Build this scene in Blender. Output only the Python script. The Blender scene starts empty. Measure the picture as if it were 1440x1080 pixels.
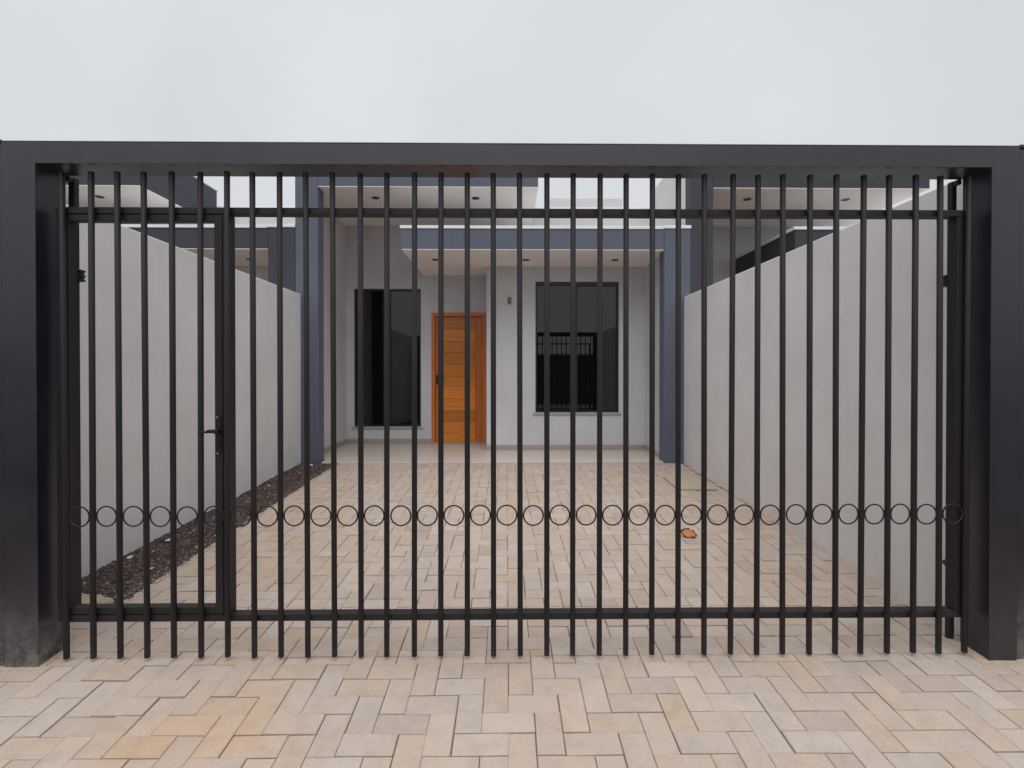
import bpy, bmesh, math, random
from mathutils import Vector, Matrix, noise
random.seed(7)
R = math.radians
SC = bpy.context.scene
COL = SC.collection

# ------------------------------------------------------------------ camera
cam_data = bpy.data.cameras.new('camera')
cam = bpy.data.objects.new('camera', cam_data)
COL.objects.link(cam)
CAM = Vector((0, 0, 1.283))
cam.location = CAM
cam.rotation_euler = (R(90 - .4), 0, R(-.64))
cam_data.sensor_fit = 'HORIZONTAL'
cam_data.sensor_width = 36
cam_data.lens = 36 * 714 / 1440
cam_data.shift_y = -10 / 1440
cam_data.clip_start = .05
cam_data.clip_end = 1000
SC.camera = cam

# ------------------------------------------------------------------ overcast sky, sun, exposure
SUN_EL, SUN_AZ = 74, 186          # high, a little behind the viewer
world = bpy.data.worlds.new('World')
SC.world = world
world.use_nodes = True
wn, wl = world.node_tree.nodes, world.node_tree.links
wn.clear()
wo = wn.new('ShaderNodeOutputWorld')
wb = wn.new('ShaderNodeBackground')
sky = wn.new('ShaderNodeTexSky')
sky.sky_type = 'NISHITA'
sky.sun_disc = False
sky.sun_elevation = R(SUN_EL)
sky.sun_rotation = R(SUN_AZ)
sky.air_density = 2.0
sky.dust_density = 6.0
hs = wn.new('ShaderNodeHueSaturation')
hs.inputs['Saturation'].default_value = .12
mixw = wn.new('ShaderNodeMix')
mixw.data_type = 'RGBA'
mixw.inputs[0].default_value = .86      # cloud cover
mixw.inputs[7].default_value = (4.84, 4.98, 5.20, 1)
wl.new(sky.outputs[0], hs.inputs['Color'])
wl.new(hs.outputs[0], mixw.inputs[6])
# soft, even mottling of the cloud deck over the whole dome
tcw = wn.new('ShaderNodeTexCoord')
nzw = wn.new('ShaderNodeTexNoise')
nzw.inputs['Scale'].default_value = 2.2
nzw.inputs['Detail'].default_value = 5
nzw.inputs['Roughness'].default_value = .5
wl.new(tcw.outputs['Generated'], nzw.inputs['Vector'])
mrw = wn.new('ShaderNodeMapRange')
mrw.inputs[1].default_value, mrw.inputs[2].default_value = .25, .75
mrw.inputs[3].default_value, mrw.inputs[4].default_value = .90, 1.06
wl.new(nzw.outputs[0], mrw.inputs[0])
mulw = wn.new('ShaderNodeVectorMath')
mulw.operation = 'SCALE'
wl.new(mixw.outputs[2], mulw.inputs[0])
wl.new(mrw.outputs[0], mulw.inputs['Scale'])
wl.new(mulw.outputs[0], wb.inputs[0])
wb.inputs[1].default_value = .1
wl.new(wb.outputs[0], wo.inputs[0])

sun_data = bpy.data.lights.new('sun', 'SUN')
sun_data.energy = 1.5
sun_data.angle = R(95)
sun_data.color = (1, .97, .93)
sun = bpy.data.objects.new('sun', sun_data)
COL.objects.link(sun)
sd = Vector((math.sin(R(SUN_AZ)) * math.cos(R(SUN_EL)), math.cos(R(SUN_AZ)) * math.cos(R(SUN_EL)), math.sin(R(SUN_EL))))
sun.rotation_euler = sd.to_track_quat('Z', 'Y').to_euler()

SC.view_settings.view_transform = 'Standard'
SC.view_settings.look = 'None'
SC.view_settings.gamma = 1
SC.view_settings.use_curve_mapping = False
SC.view_settings.exposure = .6


# ------------------------------------------------------------------ materials
def new_mat(name):
    m = bpy.data.materials.new(name)
    m.use_nodes = True
    nt = m.node_tree
    b = nt.nodes['Principled BSDF']
    return m, nt, b


def nd(nt, typ, **kw):
    n = nt.nodes.new(typ)
    for k, v in kw.items():
        setattr(n, k, v)
    return n


def noise_node(nt, scale, detail=4, rough=.55, vec=None):
    n = nd(nt, 'ShaderNodeTexNoise')
    n.inputs['Scale'].default_value = scale
    n.inputs['Detail'].default_value = detail
    n.inputs['Roughness'].default_value = rough
    if vec is None:
        g = nd(nt, 'ShaderNodeNewGeometry')
        vec = g.outputs['Position']
    nt.links.new(vec, n.inputs['Vector'])
    return n


def ramp(nt, fac, stops):
    r = nd(nt, 'ShaderNodeValToRGB')
    e = r.color_ramp.elements
    while len(e) < len(stops):
        e.new(.5)
    for i, (p, c) in enumerate(stops):
        e[i].position = p
        e[i].color = (c[0], c[1], c[2], 1) if not isinstance(c, (int, float)) else (c, c, c, 1)
    nt.links.new(fac, r.inputs[0])
    return r


def mixc(nt, fac, a, b, mode='MIX'):
    m = nd(nt, 'ShaderNodeMix', data_type='RGBA', blend_type=mode)
    for sock, v in ((0, fac), (6, a), (7, b)):
        if isinstance(v, (int, float)):
            m.inputs[sock].default_value = v
        elif isinstance(v, tuple):
            m.inputs[sock].default_value = (v[0], v[1], v[2], 1)
        else:
            nt.links.new(v, m.inputs[sock])
    return m.outputs[2]


def math_n(nt, op, a, b=None, clamp=False):
    m = nd(nt, 'ShaderNodeMath', operation=op, use_clamp=clamp)
    for i, v in enumerate((a, b)):
        if v is None:
            continue
        if isinstance(v, (int, float)):
            m.inputs[i].default_value = v
        else:
            nt.links.new(v, m.inputs[i])
    return m.outputs[0]


def bump(nt, b, height, strength, dist):
    n = nd(nt, 'ShaderNodeBump')
    n.inputs['Strength'].default_value = strength
    n.inputs['Distance'].default_value = dist
    nt.links.new(height, n.inputs['Height'])
    nt.links.new(n.outputs[0], b.inputs['Normal'])


def plaster(name, c, var=.08, rough=.85, grain=140, streak=True):
    m, nt, b = new_mat(name)
    n1 = noise_node(nt, 1.3, 5, .6)
    lo = tuple(v * (1 - var) for v in c)
    hi = tuple(min(1, v * (1 + var)) for v in c)
    col = ramp(nt, n1.outputs[0], [(.3, lo), (.7, hi)]).outputs[0]
    if streak:      # faint vertical rain marks and handling scuffs
        g = nd(nt, 'ShaderNodeNewGeometry')
        mp = nd(nt, 'ShaderNodeMapping')
        mp.inputs['Scale'].default_value = (7, 7, .45)
        nt.links.new(g.outputs['Position'], mp.inputs[0])
        n3 = noise_node(nt, 1, 4, .6, mp.outputs[0])
        f = ramp(nt, n3.outputs[0], [(.52, 0), (.75, .16)]).outputs[0]
        col = mixc(nt, f, col, tuple(v * .72 for v in c))
    nt.links.new(col, b.inputs['Base Color'])
    b.inputs['Roughness'].default_value = rough
    n2 = noise_node(nt, grain, 3, .6)
    n4 = noise_node(nt, 6, 2, .5)
    h = math_n(nt, 'ADD', n2.outputs[0], math_n(nt, 'MULTIPLY', n4.outputs[0], 1.5))
    bump(nt, b, h, .35, .004)
    return m


def paint_metal(name, c, rough=.42, dust=0., spec=.5):
    m, nt, b = new_mat(name)
    b.inputs['Specular IOR Level'].default_value = spec
    n1 = noise_node(nt, 3.0, 4, .6)
    col = ramp(nt, n1.outputs[0], [(.3, tuple(v * .85 for v in c)), (.7, tuple(v * 1.15 for v in c))]).outputs[0]
    # pale mortar specks and splash dust, thicker where the ground splashes up
    g = nd(nt, 'ShaderNodeNewGeometry')
    sx = nd(nt, 'ShaderNodeSeparateXYZ')
    nt.links.new(g.outputs['Position'], sx.inputs[0])
    sp = noise_node(nt, 95, 2, .5)
    spk = ramp(nt, sp.outputs[0], [(.765, 0), (.79, .5)]).outputs[0]
    col = mixc(nt, spk, col, (.35, .34, .33))
    if dust:
        low = nd(nt, 'ShaderNodeMapRange')
        nt.links.new(sx.outputs[2], low.inputs[0])
        low.inputs[1].default_value = .42
        low.inputs[2].default_value = -.01
        cl = noise_node(nt, 14, 6, .75)
        k = ramp(nt, cl.outputs[0], [(.35, 0), (.7, 1)]).outputs[0]
        f = math_n(nt, 'MULTIPLY', math_n(nt, 'POWER', low.outputs[0], 2.2), k)
        f = math_n(nt, 'MULTIPLY', f, dust, True)
        col = mixc(nt, f, col, (.30, .28, .26))
    nt.links.new(col, b.inputs['Base Color'])
    rr = ramp(nt, n1.outputs[0], [(.3, rough - .06), (.7, rough + .08)])
    nt.links.new(rr.outputs[0], b.inputs['Roughness'])
    n2 = noise_node(nt, 260, 2, .5)
    bump(nt, b, n2.outputs[0], .12, .002)
    return m


def paver_mat():
    m, nt, b = new_mat('paver_stone')
    at = nd(nt, 'ShaderNodeAttribute', attribute_name='tone')
    oi = nd(nt, 'ShaderNodeObjectInfo')
    r = math_n(nt, 'FRACT', math_n(nt, 'ADD', at.outputs['Fac'], oi.outputs['Random']))
    stops = [(0, (.40, .335, .295)), (.14, (.455, .395, .36)), (.28, (.45, .36, .285)), (.42, (.43, .375, .345)),
             (.55, (.485, .42, .375)), (.68, (.455, .375, .31)), (.80, (.435, .375, .335)), (.92, (.465, .41, .375)), (1, (.385, .325, .29))]
    c = ramp(nt, r, stops).outputs[0]
    # broad ochre clay stain drifting over several stones
    big = noise_node(nt, .75, 3, .5)
    f = ramp(nt, big.outputs[0], [(.50, 0), (.72, .4)]).outputs[0]
    c = mixc(nt, f, c, (.47, .34, .23))
    # washed clay patch on the ramp
    gp = nd(nt, 'ShaderNodeNewGeometry')
    dv = nd(nt, 'ShaderNodeVectorMath', operation='DISTANCE')
    dv.inputs[1].default_value = (-1.15, 1.85, -.02)
    nt.links.new(gp.outputs['Position'], dv.inputs[0])
    wob = noise_node(nt, 3.2, 4, .6)
    dd = math_n(nt, 'ADD', dv.outputs['Value'], math_n(nt, 'MULTIPLY', wob.outputs[0], .9))
    f = ramp(nt, dd, [(.55, .5), (1.0, .0)]).outputs[0]
    f = math_n(nt, 'MULTIPLY', f, ramp(nt, r, [(0, .35), (.5, 1.2), (.75, .3), (1, 1.1)]).outputs[0], True)
    c = mixc(nt, f, c, (.50, .325, .19))
    # within one stone: cloudy bands, each stone shifted
    g = nd(nt, 'ShaderNodeNewGeometry')
    off = nd(nt, 'ShaderNodeVectorMath', operation='ADD')
    cb = nd(nt, 'ShaderNodeCombineXYZ')
    nt.links.new(math_n(nt, 'MULTIPLY', r, 37.), cb.inputs[2])
    nt.links.new(g.outputs['Position'], off.inputs[0])
    nt.links.new(cb.outputs[0], off.inputs[1])
    cl = noise_node(nt, 11, 5, .62, off.outputs[0])
    k = ramp(nt, cl.outputs[0], [(.28, .88), (.5, 1.), (.75, 1.07)]).outputs[0]
    c = mixc(nt, 1., c, k, 'MULTIPLY')
    fine = noise_node(nt, 120, 3, .6)
    k2 = ramp(nt, fine.outputs[0], [(.25, .88), (.6, 1.02), (.8, 1.05)]).outputs[0]
    c = mixc(nt, 1., c, k2, 'MULTIPLY')
    # small rusty and grey blotches
    st = noise_node(nt, 5.5, 4, .6)
    f2 = ramp(nt, st.outputs[0], [(.64, 0), (.76, .45)]).outputs[0]
    c = mixc(nt, f2, c, (.40, .27, .17))
    st2 = noise_node(nt, 21, 4, .7, off.outputs[0])
    f3 = ramp(nt, st2.outputs[0], [(.68, 0), (.82, .3)]).outputs[0]
    c = mixc(nt, f3, c, (.26, .24, .22))
    c = mixc(nt, 1., c, (.965, .945, .93), 'MULTIPLY')
    nt.links.new(c, b.inputs['Base Color'])
    b.inputs['Roughness'].default_value = .78
    b.inputs['Specular IOR Level'].default_value = .3
    h = math_n(nt, 'ADD', fine.outputs[0], cl.outputs[0])
    bump(nt, b, h, .3, .003)
    return m


def earth(name, a, c, d, scale=9, grain=70, bs=.6):
    m, nt, b = new_mat(name)
    n1 = noise_node(nt, scale, 6, .65)
    col = ramp(nt, n1.outputs[0], [(.3, a), (.52, c), (.72, d)]).outputs[0]
    n2 = noise_node(nt, grain, 4, .7)
    k = ramp(nt, n2.outputs[0], [(.25, .7), (.7, 1.12)]).outputs[0]
    nt.links.new(mixc(nt, 1., col, k, 'MULTIPLY'), b.inputs['Base Color'])
    b.inputs['Roughness'].default_value = .95
    bump(nt, b, n2.outputs[0], bs, .006)
    return m


def gravel_mat():
    m, nt, b = new_mat('gravel_stone')
    at = nd(nt, 'ShaderNodeAttribute', attribute_name='tone')
    c = ramp(nt, at.outputs['Fac'], [(0, (.030, .023, .022)), (.35, (.070, .050, .048)), (.62, (.115, .085, .080)), (.85, (.19, .13, .115)), (.97, (.27, .22, .19)), (1, (.4, .37, .34))]).outputs[0]
    nt.links.new(c, b.inputs['Base Color'])
    b.inputs['Roughness'].default_value = .9
    return m


def wood_mat(name, base, vertical=False):
    m, nt, b = new_mat(name)
    oi = nd(nt, 'ShaderNodeObjectInfo')
    g = nd(nt, 'ShaderNodeNewGeometry')
    off = nd(nt, 'ShaderNodeVectorMath', operation='ADD')
    cb = nd(nt, 'ShaderNodeCombineXYZ')
    nt.links.new(math_n(nt, 'MULTIPLY', oi.outputs['Random'], 23.), cb.inputs[1])
    nt.links.new(g.outputs['Position'], off.inputs[0])
    nt.links.new(cb.outputs[0], off.inputs[1])
    mp = nd(nt, 'ShaderNodeMapping')
    mp.inputs['Scale'].default_value = (40, 8, 2.2) if vertical else (2.2, 8, 40)
    nt.links.new(off.outputs[0], mp.inputs[0])
    n1 = noise_node(nt, 1, 5, .6, mp.outputs[0])
    n1.inputs['Distortion'].default_value = .6
    t = ramp(nt, oi.outputs['Random'], [(0, .72), (.3, 1.12), (.6, .85), (1, 1.2)]).outputs[0]
    c = ramp(nt, n1.outputs[0], [(.28, tuple(v * .8 for v in base)), (.5, base), (.75, tuple(v * 1.14 for v in base))]).outputs[0]
    nt.links.new(mixc(nt, 1., c, t, 'MULTIPLY'), b.inputs['Base Color'])
    b.inputs['Roughness'].default_value = .38
    b.inputs['Coat Weight'].default_value = .15
    bump(nt, b, n1.outputs[0], .15, .002)
    return m


def plain(name, c, rough=.6, metal=0., spec=.5, var=.06):
    m, nt, b = new_mat(name)
    n1 = noise_node(nt, 9, 4, .6)
    col = ramp(nt, n1.outputs[0], [(.3, tuple(v * (1 - var) for v in c)), (.7, tuple(v * (1 + var) for v in c))]).outputs[0]
    nt.links.new(col, b.inputs['Base Color'])
    b.inputs['Roughness'].default_value = rough
    b.inputs['Metallic'].default_value = metal
    b.inputs['Specular IOR Level'].default_value = spec
    return m


def glass_mat():
    m, nt, b = new_mat('tinted_glass')
    b.inputs['Base Color'].default_value = (.004, .004, .005, 1)
    b.inputs['Roughness'].default_value = .015
    b.inputs['IOR'].default_value = 1.6
    n = noise_node(nt, 1.6, 2, .5)
    bump(nt, b, n.outputs[0], .02, .01)
    return m


M = {}
M['frame'] = paint_metal('charcoal_frame_paint', (.0105, .0098, .0185), .33, dust=.8, spec=.72)
M['frame_clean'] = paint_metal('charcoal_frame_paint_clean', (.0105, .0098, .0185), .33, dust=.1, spec=.72)
M['gate'] = paint_metal('charcoal_gate_paint', (.016, .0135, .016), .55, dust=.12, spec=.3)
M['black'] = plain('black_hardware', (.010, .010, .011), .35)
M['screw'] = plain('screw_steel', (.75, .74, .72), .25, 1.)
M['plaster'] = plaster('light_grey_plaster', (.55, .55, .575))
M['boundary'] = plaster('boundary_wall_plaster', (.605, .59, .60), grain=190)
M['slate'] = plaster('slate_blue_paint', (.100, .115, .158), .07, .7, 180)
M['charcoal'] = plaster('charcoal_paint', (.042, .043, .060), .07, .7, 180)
M['soffit'] = plaster('cream_soffit_paint', (.88, .84, .81), .03, .8, 60, False)
M['flashing'] = plain('white_flashing', (.78, .80, .82), .4)
M['upper'] = plaster('parapet_plaster', (.60, .585, .595))
M['paver'] = paver_mat()
M['joint'] = earth('joint_sand', (.25, .205, .175), (.33, .275, .235), (.40, .335, .285), 6, 160)
M['sand'] = earth('sandy_mortar', (.40, .315, .25), (.46, .375, .30), (.51, .43, .365), 12, 90, .8)
M['lid'] = earth('sandy_lid', (.40, .33, .25), (.45, .37, .28), (.46, .36, .25), 7, 90, .4)
M['soil'] = earth('dark_soil', (.025, .02, .018), (.05, .04, .036), (.09, .07, .06), 20, 120, 1.)
M['gravel'] = gravel_mat()
M['chip'] = earth('pale_chip', (.5, .46, .42), (.6, .57, .53), (.66, .64, .6), 20, 120)
M['tile'] = plain('porch_tile', (.56, .49, .445), .35, var=.03)
M['skirt'] = plain('skirting_tile', (.35, .31, .285), .4, var=.04)
M['wood'] = wood_mat('varnished_wood', (.62, .205, .022))
M['woodv'] = wood_mat('varnished_wood_upright', (.54, .145, .020), True)
M['glass'] = glass_mat()
M['winframe'] = plain('black_window_frame', (.018, .018, .020), .35)
M['sill'] = plain('stone_sill', (.34, .33, .33), .5)
M['leaf'] = earth('dry_leaf', (.68, .32, .13), (.80, .42, .19), (.84, .50, .26), 60, 200, .3)
M['asphalt'] = earth('asphalt', (.04, .04, .042), (.05, .05, .052), (.065, .065, .065), 3, 200)
M['concrete'] = earth('concrete', (.26, .25, .24), (.31, .30, .285), (.35, .34, .32), 4, 120, .3)
M['earth'] = earth('bare_earth', (.14, .10, .07), (.19, .14, .10), (.24, .19, .14), 1, 30)
M['street_wall'] = plaster('dark_street_wall', (.045, .045, .05))
M['lamp'] = plain('lamp_dark', (.03, .025, .022), .3)
M['brass'] = plain('brass', (.32, .25, .12), .4, .6)
M['boxin'] = plain('box_plastic', (.07, .06, .045), .6)


# ------------------------------------------------------------------ builders
def link(name, me, mat, parent=None):
    o = bpy.data.objects.new(name, me)
    COL.objects.link(o)
    if mat is not None and not me.materials:
        me.materials.append(M[mat] if isinstance(mat, str) else mat)
    o.parent = parent
    return o


def tag(o, label=None, cat=None, group=None, kind=None):
    if label: o['label'] = label
    if cat: o['category'] = cat
    if group: o['group'] = group
    if kind: o['kind'] = kind
    return o


def empty(name, loc=(0, 0, 0)):
    o = bpy.data.objects.new(name, None)
    COL.objects.link(o)
    o.location = loc
    return o


def finish(bm, name):
    bmesh.ops.recalc_face_normals(bm, faces=bm.faces)
    me = bpy.data.meshes.new(name)
    bm.to_mesh(me)
    bm.free()
    return me


def add_box(bm, x0, x1, y0, y1, z0, z1, bev=0., seg=1):
    t = bmesh.new()
    bmesh.ops.create_cube(t, size=1)
    for v in t.verts:
        v.co = Vector((x0 + (v.co.x + .5) * (x1 - x0), y0 + (v.co.y + .5) * (y1 - y0), z0 + (v.co.z + .5) * (z1 - z0)))
    if bev:
        bmesh.ops.bevel(t, geom=t.edges[:], offset=bev, segments=seg, affect='EDGES', profile=.7)
    me = bpy.data.meshes.new('tmp')
    t.to_mesh(me)
    t.free()
    bm.from_mesh(me)
    bpy.data.meshes.remove(me)


def box(name, x0, x1, y0, y1, z0, z1, mat, parent=None, bev=.003, seg=1):
    bm = bmesh.new()
    add_box(bm, x0, x1, y0, y1, z0, z1, bev, seg)
    return link(name, finish(bm, name), mat, parent)


def tube_mesh(name, r, h, n=20, closed=True, cham=.0012):
    """upright tube standing on z=0 with softened cut ends"""
    bm = bmesh.new()
    prof = [(r - cham, 0), (r, cham), (r, h - cham), (r - cham, h)]
    rings = []
    for rr, z in prof:
        rings.append([bm.verts.new((rr * math.cos(a), rr * math.sin(a), z)) for a in (2 * math.pi * k / n for k in range(n))])
    for A, B in zip(rings, rings[1:]):
        for k in range(n):
            f = bm.faces.new((A[k], A[(k + 1) % n], B[(k + 1) % n], B[k]))
            f.smooth = True
    if closed:
        bm.faces.new(rings[0][::-1])
        bm.faces.new(rings[-1])
    return finish(bm, name)


def torus_mesh(name, R0, r, n=36, m=8):
    """ring standing upright in the xz plane"""
    bm = bmesh.new()
    rings = []
    for i in range(n):
        a = 2 * math.pi * i / n
        rings.append([bm.verts.new(((R0 + r * math.cos(b)) * math.cos(a), r * math.sin(b), (R0 + r * math.cos(b)) * math.sin(a)))
                      for b in (2 * math.pi * k / m for k in range(m))])
    for i in range(n):
        A, B = rings[i], rings[(i + 1) % n]
        for k in range(m):
            f = bm.faces.new((A[k], B[k], B[(k + 1) % m], A[(k + 1) % m]))
            f.smooth = True
    return finish(bm, name)


def wall_mesh(name, x0, x1, z0, z1, y0, y1, holes):
    """wall lying along x, front face at y0, back at y1, with rectangular openings (x0,x1,z0,z1)"""
    xs = sorted({x0, x1, *[h[0] for h in holes], *[h[1] for h in holes]})
    zs = sorted({z0, z1, *[max(z0, h[2]) for h in holes], *[h[3] for h in holes]})
    bm = bmesh.new()
    vd = {}

    def V(x, y, z):
        k = (round(x, 5), round(y, 5), round(z, 5))
        if k not in vd:
            vd[k] = bm.verts.new(k)
        return vd[k]

    def solid(i, j):
        if i < 0 or j < 0 or i >= len(xs) - 1 or j >= len(zs) - 1:
            return False
        cx, cz = (xs[i] + xs[i + 1]) / 2, (zs[j] + zs[j + 1]) / 2
        return not any(h[0] < cx < h[1] and h[2] < cz < h[3] for h in holes)

    for i in range(len(xs) - 1):
        for j in range(len(zs) - 1):
            if not solid(i, j):
                continue
            a, b, c, d = xs[i], xs[i + 1], zs[j], zs[j + 1]
            bm.faces.new((V(a, y0, c), V(b, y0, c), V(b, y0, d), V(a, y0, d)))
            bm.faces.new((V(a, y1, c), V(a, y1, d), V(b, y1, d), V(b, y1, c)))
            if not solid(i - 1, j): bm.faces.new((V(a, y0, c), V(a, y0, d), V(a, y1, d), V(a, y1, c)))
            if not solid(i + 1, j): bm.faces.new((V(b, y0, c), V(b, y1, c), V(b, y1, d), V(b, y0, d)))
            if not solid(i, j - 1): bm.faces.new((V(a, y0, c), V(a, y1, c), V(b, y1, c), V(b, y0, c)))
            if not solid(i, j + 1): bm.faces.new((V(a, y0, d), V(b, y0, d), V(b, y1, d), V(a, y1, d)))
    return finish(bm, name)


def prism_xy(name, pts, z0, z1, bev=.003):
    """flat slab with outline pts in plan"""
    bm = bmesh.new()
    f = bm.faces.new([bm.verts.new((x, y, z0)) for x, y in pts])
    r = bmesh.ops.extrude_face_region(bm, geom=[f])
    for v in r['geom']:
        if isinstance(v, bmesh.types.BMVert):
            v.co.z = z1
    if bev:
        bmesh.ops.bevel(bm, geom=bm.edges[:], offset=bev, segments=1, affect='EDGES')
    return finish(bm, name)


def gz(y):
    """ground height: ramp outside the gate, gentle rise to the porch inside"""
    return .07 * (y - 2.3) if y < 2.3 else .036 * (y - 2.3)


# ------------------------------------------------------------------ the ground
def sheet(name, x0, x1, ys, dz, mat, kind='structure', zf=gz):
    bm = bmesh.new()
    prev = None
    for y in ys:
        row = [bm.verts.new((x, y, zf(y) + dz)) for x in (x0, x1)]
        if prev:
            bm.faces.new((prev[0], prev[1], row[1], row[0]))
        prev = row
    o = link(name, finish(bm, name), mat)
    if kind: o['kind'] = kind
    return o


bm = bmesh.new()
bmesh.ops.create_grid(bm, x_segments=2, y_segments=2, size=300)
g = link('ground', finish(bm, 'ground'), 'earth')
g.location.z = -.42
g['kind'] = 'structure'
box('street', -60, 60, -7.0, -1.55, -.41, -.33, 'asphalt', None, 0)['kind'] = 'structure'
box('pavement', -60, 60, -9.4, -7.003, -.41, -.20, 'concrete', None, .01)['kind'] = 'structure'
box('kerb', -60, 60, -1.547, -1.40, -.41, -.262, 'concrete', None, .012)['kind'] = 'structure'
street_ramp = sheet('street_ramp', -3.4, 3.4, [-1.397, 2.3], -.012, 'joint')
driveway = sheet('driveway', -2.132, 2.40, [2.3, 6.42], -.012, 'joint')
sheet('driveway_edge', -2.70, -2.1325, [2.3, 2.81], -.012, 'joint')

PW, PL, JT = .1, .2, .0028


def paver_mesh(name, w, h, rnd=0):
    """one stone, w along x and h along y, top near z=0, softened arris"""
    bm = bmesh.new()
    c, d = .0028, .0022
    a, b = w / 2, h / 2
    def ring(e, z):
        return [bm.verts.new((sx * (a - e), sy * (b - e), z)) for sx, sy in ((-1, -1), (1, -1), (1, 1), (-1, 1))]
    r0, r1, r2 = ring(0, -.03), ring(0, -d), ring(c, 0)
    for A, B in ((r0, r1), (r1, r2)):
        for k in range(4):
            bm.faces.new((A[k], A[(k + 1) % 4], B[(k + 1) % 4], B[k]))
    bm.faces.new(r2)
    return finish(bm, name)


FULL = paver_mesh('paver', PL - JT, PW - JT)
FULL.materials.append(M['paver'])


def visible_px(p):
    """rough picture size of a stone at p, 0 when it is out of the frame"""
    d = p - CAM
    yaw = R(.64)
    z = d.y * math.cos(yaw) + d.x * math.sin(yaw)
    if z < .3: return 0
    u = 720 + 714 * (d.x * math.cos(yaw) - d.y * math.sin(yaw)) / z
    v = 525 - 714 * d.z / z
    if u < -60 or u > 1500 or v > 1120: return 0
    return 1 / z ** 3


def lay(root, region, keep=300):
    """90 degree herringbone; region = list of (x0,x1,y0,y1) rectangles, each clips its own stones"""
    X0, Y0 = .208 - 2 * PW, 1.948
    stones = []
    for (rx0, rx1, ry0, ry1) in region:
        for i in range(int((rx0 - X0) / PW) - 3, int((rx1 - X0) / PW) + 3):
            for j in range(int((ry0 - Y0) / PW) - 3, int((ry1 - Y0) / PW) + 3):
                v = (i - j) % 4
                if v == 0: s = (X0 + i * PW, X0 + (i + 2) * PW, Y0 + j * PW, Y0 + (j + 1) * PW)
                elif v == 3: s = (X0 + i * PW, X0 + (i + 1) * PW, Y0 + j * PW, Y0 + (j + 2) * PW)
                else: continue
                a, b, c, d = max(s[0], rx0), min(s[1], rx1), max(s[2], ry0), min(s[3], ry1)
                if b - a < .02 or d - c < .02: continue
                full = abs((b - a) * (d - c) - PW * PL) < 1e-6
                stones.append((a, b, c, d, full, v == 0))
    out = []
    for s in stones:
        cx, cy = (s[0] + s[1]) / 2, (s[2] + s[3]) / 2
        p = Vector((cx, cy, gz(cy)))
        out.append((visible_px(p) * (s[1] - s[0]) * (s[3] - s[2]), p, s))
    out.sort(key=lambda t: -t[0])
    verts, faces, tone = [], [], []
    for n, (px, p, s) in enumerate(out):
        slope = (gz(p.y + .06) - gz(p.y - .06)) / .12
        rot = Matrix.Rotation(random.gauss(0, .0035), 4, 'Z') @ Matrix.Rotation(math.atan(slope) + random.gauss(0, .006), 4, 'X') @ Matrix.Rotation(random.gauss(0, .006), 4, 'Y')
        T = Matrix.Translation(p + Vector((random.gauss(0, .0009), random.gauss(0, .0009), random.gauss(0, .0015)))) @ rot
        if n < keep and px > 0:
            if s[4]:
                me = FULL
                if not s[5]: T = T @ Matrix.Rotation(R(90), 4, 'Z')
            else:
                me = paver_mesh('cut_paver', s[1] - s[0] - JT, s[3] - s[2] - JT)
            o = link('paver', me, 'paver', root)
            o.matrix_basis = T
        else:
            w, h = s[1] - s[0] - JT, s[3] - s[2] - JT
            k = len(verts)
            for e, z in ((0, -.03), (0, -.0022), (.0028, 0)):
                for sx, sy in ((-1, -1), (1, -1), (1, 1), (-1, 1)):
                    verts.append(T @ Vector((sx * (w / 2 - e), sy * (h / 2 - e), z)))
            for A in (0, 4):
                for q in range(4):
                    faces.append((k + A + q, k + A + (q + 1) % 4, k + A + 4 + (q + 1) % 4, k + A + 4 + q))
            faces.append((k + 8, k + 9, k + 10, k + 11))
            tone += [random.random()] * 12
    if verts:
        me = bpy.data.meshes.new('paver_field')
        me.from_pydata(verts, [], faces)
        at = me.attributes.new('tone', 'FLOAT', 'POINT')
        at.data.foreach_set('value', tone)
        o = link('paver_field', me, 'paver', root)
        o['kind'] = 'stuff'
        o['label'] = 'farther beige paving stones laid in the same herringbone'


lay(street_ramp, [(-2.75, 2.75, .1, 2.3)])
lay(driveway, [(-2.57, 2.225, 2.3, 2.748), (-2.13, 2.225, 2.748, 6.398)])

# sandy mortar round the cut edges
def mortar(name, pts, h, label=None, seed=0):
    """thin uneven skin of mortar; pts = outline in plan"""
    rnd = random.Random(seed)
    bm = bmesh.new()
    n = len(pts)
    outl = []
    for i in range(n):
        a, b = Vector(pts[i]), Vector(pts[(i + 1) % n])
        k = max(1, int((b - a).length / .04))
        for q in range(k):
            p = a.lerp(b, q / k)
            outl.append((p.x + rnd.gauss(0, .006), p.y + rnd.gauss(0, .005)))
    c = Vector((sum(p[0] for p in outl) / len(outl), sum(p[1] for p in outl) / len(outl)))
    lo = [bm.verts.new((x, y, gz(y) - .008)) for x, y in outl]
    hi = [bm.verts.new((c.x + (x - c.x) * .97, c.y + (y - c.y) * .9, gz(y) + h * rnd.uniform(.7, 1.2))) for x, y in outl]
    for i in range(len(lo)):
        j = (i + 1) % len(lo)
        bm.faces.new((lo[i], lo[j], hi[j], hi[i]))
    bm.faces.new(hi)
    bmesh.ops.triangulate(bm, faces=[f for f in bm.faces if len(f.verts) > 4])
    return link(name, finish(bm, name), 'sand')


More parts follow.
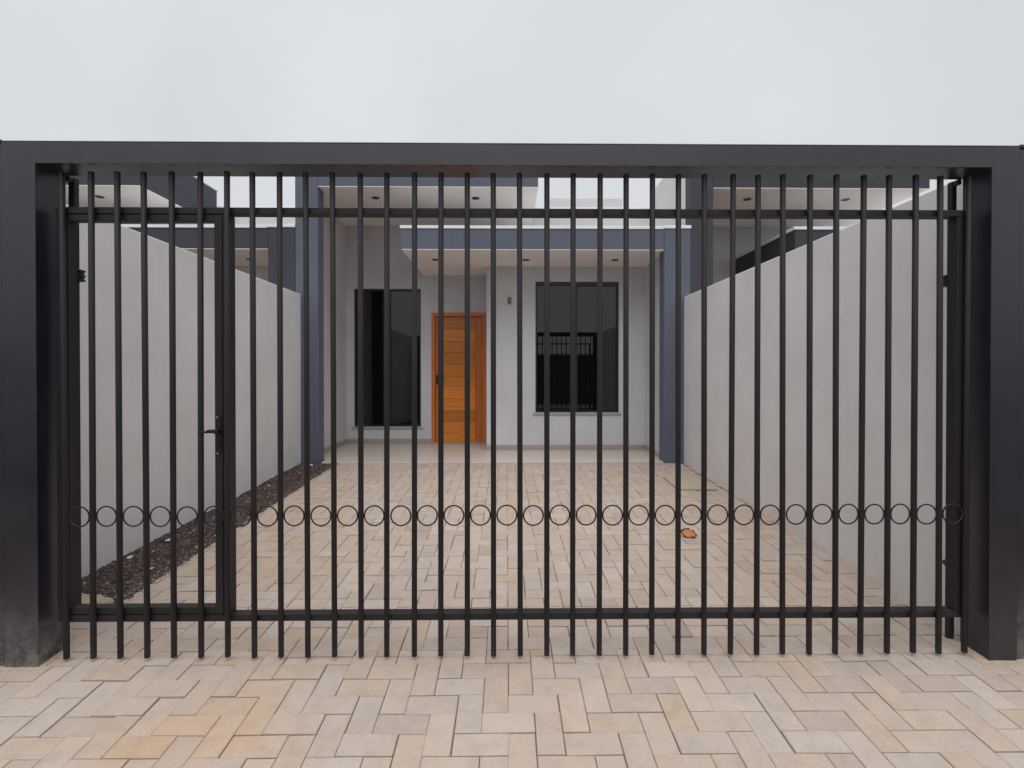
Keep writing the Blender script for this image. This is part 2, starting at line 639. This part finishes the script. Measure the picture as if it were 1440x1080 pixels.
mortar('mortar_edge', [(2.20, 2.42), (2.25, 2.42), (2.25, 6.39), (2.215, 6.39), (2.2, 5.9), (2.215, 5.0), (2.19, 4.1), (2.21, 3.0)], .006, seed=3)['kind'] = 'structure'
mortar('mortar_edge', [(-2.30, 2.165), (-2.02, 2.19), (-2.02, 2.40), (-2.30, 2.40)], .004, seed=4)['kind'] = 'structure'
mortar('mortar_edge', [(2.11, 2.20), (2.55, 2.15), (2.55, 2.40), (2.09, 2.42)], .005, seed=5)['kind'] = 'structure'
mortar('concrete_patch', [(-2.57, 2.748), (-2.19, 2.748), (-2.17, 2.83), (-2.30, 2.90), (-2.57, 2.93)], .010, seed=6)['kind'] = 'structure'

# gravel bed beside the wall
def soil_h(x, y):
    return gz(y) - .004 + .009 * noise.noise(Vector((x * 6, y * 6, 3))) + .005 * noise.noise(Vector((x * 25, y * 25, 8))) + .012 * max(0, (-2.3 - x) / .28)


bm = bmesh.new()
NX, NY = 14, 110
grid = [[None] * (NX + 1) for _ in range(NY + 1)]
for j in range(NY + 1):
    for i in range(NX + 1):
        x, y = -2.60 + .468 * i / NX, 2.80 + 3.66 * j / NY
        grid[j][i] = bm.verts.new((x, y, soil_h(x, y)))
for j in range(NY):
    for i in range(NX):
        bm.faces.new((grid[j][i], grid[j][i + 1], grid[j + 1][i + 1], grid[j + 1][i]))
bed = link('gravel_bed', finish(bm, 'gravel_bed'), 'soil')
bed['kind'] = 'structure'
verts, faces, tone = [], [], []
OCT = [(1, 0, 0), (-1, 0, 0), (0, 1, 0), (0, -1, 0), (0, 0, 1), (0, 0, -1)]
OF = [(0, 2, 4), (2, 1, 4), (1, 3, 4), (3, 0, 4), (2, 0, 5), (1, 2, 5), (3, 1, 5), (0, 3, 5)]
for k in range(15000):
    x = random.uniform(-2.585, -2.11) if random.random() > .012 else random.uniform(-2.13, -2.08)
    y = 2.86 + 3.54 * random.random() ** 1.25
    if y < 2.93 and x < -2.3 and random.random() < .7: continue
    s = random.choice((.004, .005, .006, .007, .010)) * random.uniform(.7, 1.3)
    if x > -2.12: s *= .5
    z = max(soil_h(x, y), gz(y) if x > -2.13 else -9) + s * .35
    e = Matrix.Rotation(random.uniform(0, 6.28), 4, 'Z') @ Matrix.Rotation(random.uniform(-.6, .6), 4, 'X')
    base = len(verts)
    for v in OCT:
        w = Vector((v[0] * s * random.uniform(.8, 1.5), v[1] * s * random.uniform(.7, 1.2), v[2] * s * random.uniform(.5, .9)))
        verts.append(Vector((x, y, z)) + e @ w)
    faces += [tuple(base + i for i in f) for f in OF]
    t = min(1, max(0, random.gauss(.45, .24)))
    if x > -2.2 and random.random() < .35: t = random.uniform(.75, .97)
    tone += [t] * 6
me = bpy.data.meshes.new('gravel')
me.from_pydata(verts, [], faces)
me.attributes.new('tone', 'FLOAT', 'POINT').data.foreach_set('value', tone)
tag(link('gravel', me, 'gravel'), 'dark brown gravel in the bed along the boundary wall', 'gravel', kind='stuff')


def chip(x, y, sx, sy, label, seed):
    rnd = random.Random(seed)
    bm = bmesh.new()
    bmesh.ops.create_icosphere(bm, subdivisions=2, radius=1)
    for v in bm.verts:
        k = 1 + .28 * noise.noise(v.co * 1.7 + Vector((seed * 3.1, 0, 0)))
        v.co = Vector((v.co.x * sx * k, v.co.y * sy * k, v.co.z * min(sx, sy) * .4 * k))
    o = link('stone_chip', finish(bm, 'stone_chip'), 'chip')
    o.location = (x, y, soil_h(x, y) + min(sx, sy) * .32)
    o.rotation_euler = (rnd.uniform(-.2, .2), rnd.uniform(-.2, .2), rnd.uniform(0, 3))
    tag(o, label, 'stone', 'pale stone chips on the gravel')


chip(-2.46, 3.72, .042, .026, 'large flat white stone chip lying on the dark gravel bed', 1)
for i, (x, y, a, b) in enumerate([(-2.52, 3.42, .03, .018), (-2.50, 3.30, .02, .014), (-2.20, 3.86, .016, .011), (-2.30, 5.9, .03, .02), (-2.47, 5.3, .024, .016), (-2.40, 6.28, .035, .02), (-2.26, 3.25, .016, .012)]):
    chip(x, y, a, b, 'small pale stone chip scattered on the dark gravel bed', 10 + i)

# access cover let into the paving
lid = empty('access_cover', (1.94, 5.36, gz(5.36)))
tag(lid, 'square sandy concrete access cover set in the paving by the boundary wall', 'access cover')
o = box('cover_frame', -.205, .205, -.27, .27, -.02, .009, 'joint', lid, .002)
o = box('cover_plate', -.193, .193, -.258, .258, -.02, .018, 'lid', lid, .005)
for c in lid.children: c.rotation_euler.x = math.atan(.036)

# dry leaf
bm = bmesh.new()
outl = [(-.055, 0), (-.04, .022), (-.02, .036), (.005, .040), (.02, .030), (.038, .034), (.05, .016), (.066, 0), (.048, -.014), (.035, -.034), (.012, -.030), (-.01, -.040), (-.034, -.024)]
def leaf_z(x, y): return .006 + 1.6 * y * y + .6 * x * x * (1 if x > 0 else .6) + .005 * math.sin(70 * x + 20 * y)
top = [bm.verts.new((x, y, leaf_z(x, y))) for x, y in outl]
mid = [bm.verts.new((x * .5, y * .5, leaf_z(x * .5, y * .5))) for x, y in outl]
cen = bm.verts.new((0, 0, leaf_z(0, 0)))
for i in range(len(outl)):
    j = (i + 1) % len(outl)
    bm.faces.new((top[i], top[j], mid[j], mid[i])).smooth = True
    bm.faces.new((mid[i], mid[j], cen)).smooth = True
bmesh.ops.solidify(bm, geom=bm.faces[:], thickness=.0012)
leaf = empty('dry_leaf', (1.365, 3.80, gz(3.80) + .022))
leaf.rotation_euler = (R(36), R(8), R(-12))
leaf.scale = (1.1, 1.1, 1.1)
tag(leaf, 'curled orange dry leaf lying on the paving stones', 'leaf')
link('blade', finish(bm, 'blade'), 'leaf', leaf)
sm = tube_mesh('stalk', .0015, .04, 6)
o = link('stalk', sm, 'leaf', leaf)
o.location = (-.052, 0, .008); o.rotation_euler = (0, R(-82), 0)

# ------------------------------------------------------------------ boundary walls
lw = box('boundary_wall', -2.73, -2.575, 2.44, 6.395, -.05, 2.275, 'boundary', None, .006)
tag(lw, 'plain light grey plastered boundary wall rising behind the dark gravel bed', 'wall')
rw = box('boundary_wall', 2.245, 2.395, 2.44, 6.395, -.05, 2.25, 'boundary', None, .006)
tag(rw, 'plain light grey plastered boundary wall beside the sandy access cover', 'wall')

# ------------------------------------------------------------------ gate portal (fixed frame)
YF, YB = 2.235, 2.38
portal = empty('gate_portal', (0, 2.3, 0))
tag(portal, 'heavy charcoal metal portal framing the barred driveway gate', 'gate frame')
def pbox(name, x0, x1, y0, y1, z0, z1, mat='frame', parent=portal, bev=.003, org=(0, 2.3, 0)):
    return box(name, x0 - org[0], x1 - org[0], y0 - org[1], y1 - org[1], z0 - org[2], z1 - org[2], mat, parent, bev)
pbox('post', -2.193, -2.048, YF, YB, -.02, 2.288, bev=.0012)
pbox('post', 2.155, 2.281, YF, YB, -.03, 2.288, 'frame_clean', bev=.0012)
pbox('beam', -2.0482, 2.1552, YF + .0004, YB - .001, 2.197, 2.2876, 'frame_clean', bev=.0006)
pbox('beam_cap', -2.19, 2.278, YF + .004, YB - .004, 2.289, 2.297, 'frame')
pbox('guide_tube', -2.052, -2.022, 2.405, 2.435, .17, 2.2, 'gate')
pbox('guide_tube', 2.128, 2.152, 2.405, 2.435, 0, 2.2, 'gate')
pbox('guide_arm', -2.052, -2.024, 2.378, 2.406, 2.175, 2.199, 'gate')
pbox('guide_arm', 2.130, 2.150, 2.378, 2.406, 2.175, 2.199, 'gate')
def bracket(x, s, z):
    bm = bmesh.new()
    add_box(bm, min(x, x + s * .020), max(x, x + s * .020), 2.10 - 2 + .0, 2.10 - 2 + .04, z, z + .058, .002)
    add_box(bm, min(x, x + s * .030), max(x, x + s * .030), .105, .135, z + .046, z + .054, .001)
    add_box(bm, min(x, x + s * .030), max(x, x + s * .030), .105, .135, z + .022, z + .031, .001)
    add_box(bm, min(x, x + s * .030), max(x, x + s * .030), .105, .135, z + .003, z + .010, .001)
    return link('latch_bracket', finish(bm, 'latch_bracket'), 'black', portal)
bracket(-2.024, 1, 1.715)
bracket(2.134, -1, 1.70)
kn = link('stop_knob', tube_mesh('stop_knob', .014, .018, 14, True, .003), 'black', portal)
kn.location = (2.130, .12, .37); kn.rotation_euler = (0, R(-90), 0)

# pillars of the gateways next door, butting against the portal
for x0, x1, lab in ((-2.78, -2.199, 'charcoal gateway pillar touching the portal on the gravel bed side'),
                    (2.287, 2.80, 'charcoal gateway pillar touching the portal on the access cover side')):
    p = empty('gateway_pillar', ((x0 + x1) / 2, 2.3, 0))
    tag(p, lab, 'pillar')
    w = (x1 - x0) / 2
    box('shaft', -w, w, -.055, .135, -.05, 2.285, 'frame', p, .004)
    box('cap', -w - .0, w + .0, -.062, .142, 2.286, 2.302, 'frame', p, .003)

# ------------------------------------------------------------------ the gate
YG = 2.28
gate = empty('driveway_gate', (0, YG, 0))
tag(gate, 'black barred driveway gate with a row of small rings and a wicket door', 'gate')
NB = 35
bx = [-1.962 + (2.086 + 1.962) * i / (NB - 1) for i in range(NB)]
BZ0, BZ1 = .012, 2.176
BAR = tube_mesh('bar', .0122, BZ1 - BZ0, 20)
BAR.materials.append(M['gate'])
Y1, Y2 = .0126, .0626          # rails sit just behind the bars (local y)
def gbox(name, x0, x1, y0, y1, z0, z1, parent=gate, mat='gate', bev=.0025):
    return box(name, x0, x1, y0, y1, z0, z1, mat, parent, bev, 2)
gbox('top_rail', -1.988, 2.098, Y1, Y2, 1.997, 2.026)
gbox('bottom_rail', -1.988, 2.098, Y1, Y2, .166, .196)
gbox('jamb', -1.270, -1.240, Y1, Y2 - .002, .198, 1.995)
gbox('stile', 2.052, 2.096, Y1, Y2 - .002, .198, 1.995)
gbox('stile', -2.012, -1.989, Y1, Y2 - .002, .17, 2.02)
wicket = link('wicket_door', None or bpy.data.meshes.new('wicket_door'), 'gate', gate)
bm = bmesh.new()
add_box(bm, -1.309, -1.274, Y1 + .001, Y2 - .004, .200, 1.993, .0025, 2)
add_box(bm, -1.987, -1.957, Y1 + .001, Y2 - .004, .200, 1.993, .0025, 2)
add_box(bm, -1.9569, -1.3091, Y1 + .0015, Y2 - .005, 1.966, 1.9925, .0025, 2)
add_box(bm, -1.9569, -1.3091, Y1 + .0015, Y2 - .005, .2005, .230, .0025, 2)
bmesh.ops.recalc_face_normals(bm, faces=bm.faces)
bm.to_mesh(wicket.data); bm.free()
wicket['label'] = 'narrow walk-through door built into the gate'
for i, x in enumerate(bx):
    inner = 1 <= i <= 5
    o = link('bar', BAR, 'gate', wicket if inner else gate)
    o.location = (x + random.gauss(0, .0012), 0, BZ0 + random.gauss(0, .0012))
    o.rotation_euler = (random.gauss(0, .0008), random.gauss(0, .0014), random.uniform(0, .3))
gap = bx[1] - bx[0]
RING = torus_mesh('ring', gap / 2 - .0122 - .0030, .0034)
RING.materials.append(M['gate'])
for i in range(NB - 1):
    o = link('ring', RING, 'gate', wicket if 1 <= i <= 4 else gate)
    o.location = ((bx[i] + bx[i + 1]) / 2, random.gauss(0, .001), .644 + random.gauss(0, .0012))
    o.rotation_euler = (0, 0, random.gauss(0, .02))
# lock plate and lever
lock = link('lock_plate', bpy.data.meshes.new('lock_plate'), 'black', wicket)
bm = bmesh.new()
add_box(bm, -1.304, -1.279, Y1 - .0035, Y1 + .0005, .925, 1.095, .0015, 2)
add_box(bm, -1.296, -1.287, Y1 - .009, Y1 - .002, .955, .985, .002, 2)
add_box(bm, -1.302, -1.281, Y1 - .022, Y1 - .002, 1.012, 1.034, .004, 2)
add_box(bm, -1.372, -1.284, Y1 - .026, Y1 - .014, 1.016, 1.027, .004, 2)
add_box(bm, -1.330, -1.284, Y1 - .027, Y1 - .013, 1.018, 1.033, .004, 2)
bmesh.ops.recalc_face_normals(bm, faces=bm.faces)
bm.to_mesh(lock.data); bm.free()
lock.name = 'lever_lock'
for z in (1.085, .923):
    s = link('screw', tube_mesh('screw', .0036, .003, 10, True, .001), 'screw', wicket)
    s.location = (-1.296, Y1 - .0045 if z > 1 else Y1 - .0015, z); s.rotation_euler = (R(90), 0, 0)

# ------------------------------------------------------------------ the houses
FL = .165          # porch floor


def spot(parent, x, y, z, name='spotlight'):
    bm = bmesh.new()
    n = 20
    prof = [(.052, .001), (.052, -.005), (.047, -.006), (.044, -.003), (.036, -.002)]
    rings = [[bm.verts.new((r * math.cos(2 * math.pi * k / n), r * math.sin(2 * math.pi * k / n), q)) for k in range(n)] for r, q in prof]
    for A, B in zip(rings, rings[1:]):
        for k in range(n):
            bm.faces.new((A[k], A[(k + 1) % n], B[(k + 1) % n], B[k]))
    bm.faces.new(rings[-1])
    o = link(name, finish(bm, name), 'lamp', parent)
    o.location = (x, y, z)
    return o


def window(root, x0, x1, z0, z1, yw, split, name='window', header=.03):
    """dark sliding window set into a wall whose face is at yw"""
    bm = bmesh.new()
    a, b = yw + .012, yw + .075
    t = .026
    add_box(bm, x0 - .004, x0 + t, a, b, z0, z1, .003)
    add_box(bm, x1 - t, x1 + .004, a, b, z0, z1, .003)
    add_box(bm, x0 + t + .0005, x1 - t - .0005, a, b, z1 - header, z1 + .004, .003)
    add_box(bm, x0 + t + .0005, x1 - t - .0005, a, b, z0 - .004, z0 + t, .003)
    w = link(name, finish(bm, name), 'winframe', root)
    for k, (p, q, yy) in enumerate(((x0 + t, split + .008, yw + .036), (split - .008, x1 - t, yw + .050))):
        box('pane', p + .001, q - .001, yy, yy + .006, z0 + t + .001, z1 - header - .001, 'glass', w, 0)
    box('meeting_stile', split - .011, split + .011, yw + .026, yw + .0355, z0 + t + .001, z1 - header - .001, 'winframe', w, .002)
    box('sill', x0 - .035, x1 + .035, yw - .022, yw + .011, z0 - .034, z0 - .006, 'sill', w, .004)
    return w


def house(dx, paint, name, label, outlet=False):
    root = empty(name, (dx, 7.2, 0))
    tag(root, label, 'house')
    P = {}
    def L(o):
        o.location.y -= 7.2
        return o
    def hb(n, x0, x1, y0, y1, z0, z1, mat, parent=root, bev=.003):
        o = box(n, x0, x1, y0, y1, z0, z1, mat, parent, bev)
        if parent is root: L(o)
        return o
    # porch floor with its raised front edge
    o = link('porch_floor', prism_xy('porch_floor', [(-2.33, 6.402), (1.992, 6.402), (1.992, 6.602), (2.03, 6.602), (2.03, 7.40), (-.29, 7.40), (-.29, 8.10), (-2.54, 8.10), (-2.54, 6.602), (-2.33, 6.602)], -.05, FL, .004), 'tile', root); L(o)
    # walls
    DW = (-2.417, -1.36, .433, 2.627)
    DD = (-1.188, -.329, 0, 2.245)
    o = link('door_wall', wall_mesh('door_wall', -2.54, -.29, FL - .1, 3.93, 8.10, 8.26, [DW, DD]), 'plaster', root); L(o)
    WW = (.424, 1.642, .711, 2.619)
    o = link('window_wall', wall_mesh('window_wall', -.288, 2.03, FL - .1, 2.845, 7.40, 7.55, [WW]), 'plaster', root); L(o)
    hb('room_return', -.2885, -.14, 7.551, 8.2, FL - .1, 2.845, 'plaster')
    hb('side_wall', 2.031, 2.325, 6.603, 8.3, -.05, 2.843, 'plaster', bev=0)
    hb('party_wall', -2.645, -2.541, 6.603, 8.25, -.05, 4.19, 'upper', bev=.004)
    hb('parapet', -.289, 2.322, 8.103, 8.25, 2.6, 3.885, 'upper', bev=.004)
    hb('parapet_flashing', -.30, 2.324, 8.09, 8.27, 3.886, 3.925, 'flashing')
    hb('tank_housing', .90, 2.40, 10.5, 12.0, 2.5, 4.90, 'upper', bev=.004)
    hb('rear_block', -2.6, 2.3, 8.4, 16, -.1, 3.6, 'upper', bev=.004)
    # skirting tiles
    hb('skirting', -2.538, -1.19, 8.088, 8.0995, FL, FL + .075, 'skirt')
    hb('skirting', -2.5395, -2.528, 6.605, 8.087, FL, FL + .075, 'skirt')
    hb('skirting', -.288, 2.018, 7.388, 7.3995, FL, FL + .075, 'skirt')
    hb('skirting', 2.019, 2.0305, 6.605, 7.387, FL, FL + .075, 'skirt')
    # columns
    hb('column', -2.645, -2.36, 6.40, 6.60, -.05, 4.15, paint, bev=.005)
    hb('column', 1.994, 2.328, 6.394, 6.60, -.05, 3.108, paint, bev=.005)
    hb('column_flashing', 1.985, 2.332, 6.384, 6.60, 3.109, 3.150, 'flashing')
    # lower canopy
    pts = [(-1.32, 6.40), (1.992, 6.40), (1.992, 7.56), (1.992, 8.098), (-1.32, 8.098)]
    c = link('canopy', prism_xy('canopy', [(-1.32, 6.40), (1.992, 6.40), (1.992, 8.098), (-1.32, 8.098)], 2.8465, 3.10, .004), paint, root); L(c)
    link('soffit', prism_xy('soffit', [(-1.315, 6.406), (2.028, 6.602), (2.028, 7.398), (-.292, 7.398), (-.292, 8.098), (-1.315, 8.098)] if False else
                            [(-1.316, 6.404), (1.99, 6.404), (1.99, 6.604), (2.028, 6.604), (2.028, 7.398), (-.292, 7.398), (-.292, 8.096), (-1.316, 8.096)], 2.838, 2.8463, 0), 'soffit', c)
    link('flashing', prism_xy('flashing', [(-1.335, 6.388), (1.984, 6.388), (1.984, 8.097), (-1.335, 8.097)], 3.101, 3.140, .003), 'flashing', c)
    for x in (-.97, .27, 1.49):
        spot(c, x, 6.96, 2.8375)
    # upper canopy
    u = link('upper_canopy', prism_xy('upper_canopy', [(-2.359, 6.40), (.40, 6.40), (.40, 8.099), (-2.539, 8.099), (-2.539, 6.602), (-2.359, 6.602)], 3.6315, 4.15, .004), paint, root); L(u)
    link('soffit', prism_xy('soffit', [(-2.358, 6.404), (.396, 6.404), (.396, 8.096), (-2.537, 8.096), (-2.537, 6.604), (-2.358, 6.604)], 3.622, 3.6313, 0), 'soffit', u)
    link('flashing', prism_xy('flashing', [(-2.645, 6.39), (.41, 6.39), (.41, 8.11), (-2.539, 8.11), (-2.539, 6.602), (-2.645, 6.602)], 4.151, 4.17, .003), 'sill', u)
    for x in (-1.74, -.41):
        spot(u, x, 6.80, 3.6215)
    # windows
    w = window(root, *DW, 8.10, -1.86); L(w)
    w = window(root, *WW, 7.40, 1.03, header=.055); L(w)
    # front door
    bm = bmesh.new()
    x0, x1, z1 = DD[0], DD[1], DD[3]
    t = .055
    add_box(bm, x0 - .002, x0 + t, 8.085, 8.20, FL, z1 + .004, .004)
    add_box(bm, x1 - t, x1 + .002, 8.085, 8.20, FL, z1 + .004, .004)
    add_box(bm, x0 + t + .0005, x1 - t - .0005, 8.085, 8.20, z1 - t, z1 + .004, .004)
    d = link('door', finish(bm, 'door'), 'woodv', root); L(d)
    a, b = x0 + t + .003, x1 - t - .003
    box('leaf_core', a + .002, b - .002, 8.150, 8.172, FL + .012, z1 - t - .006, 'woodv', d, 0)
    sx = b - .105
    zb, zt = FL + .008, z1 - t - .004
    hts = [.85, 1.0, .95, 1.05, 1.0, .9, 1.1, 1.0, .95, 1.1, 1.05]
    tot = sum(hts); z = zb
    box('plank', a, a + .038, 8.130, 8.1495, zb, zt, 'woodv', d, .003)
    box('plank', sx + .003, b, 8.130, 8.1495, zb, zt, 'woodv', d, .003)
    for k, h in enumerate(hts):
        hh = (zt - zb) * h / tot
        box('plank', a + .041, sx, 8.131 + .0012 * (k % 2), 8.1495, z + .0012, z + hh - .0012, 'wood', d, .003)
        z += hh
    box('threshold', x0 + .0, x1 - .0, 8.07, 8.14, FL + .0005, FL + .018, 'skirt', d, .003)
    hx, hz = a + .030, 1.195
    bm = bmesh.new()
    add_box(bm, hx - .018, hx + .018, 8.122, 8.1298, hz - .09, hz + .06, .003)
    add_box(bm, hx - .010, hx + .010, 8.085, 8.123, hz - .010, hz + .010, .003)
    add_box(bm, hx - .010, hx + .115, 8.082, 8.098, hz - .009, hz + .009, .004)
    link('handle', finish(bm, 'handle'), 'black', d)
    if outlet:
        e = hb('outlet_box', .016, .074, 7.392, 7.3995, 2.285, 2.395, 'brass', bev=.003)
        bm = bmesh.new()
        for q in ((.022, .036, 2.335, 2.385), (.052, .069, 2.345, 2.388), (.034, .066, 2.300, 2.338)):
            add_box(bm, q[0], q[1], 7.386, 7.3915, q[2], q[3], .001)
        link('terminal', finish(bm, 'terminal'), 'boxin', e)
    return root


S = 4.975
house(0, 'slate', 'house', 'grey house with slate blue canopies and orange wooden front door', True)
house(-S, 'charcoal', 'house', 'charcoal trimmed house beyond the wall with the gravel bed')
house(S, 'charcoal', 'house', 'charcoal trimmed house beyond the wall with the access cover')

# across the street: only its mirror image shows in the window glass
ow = empty('street_wall', (0, -9.5, -.21))
tag(ow, 'dark plain wall across the street, mirrored in the window glass', 'wall')
box('panel', -14, 14, -.1, .1, 0, 2.35, 'street_wall', ow, .01)
box('coping', -14.02, 14.02, -.13, .13, 2.351, 2.42, 'concrete', ow, .01)
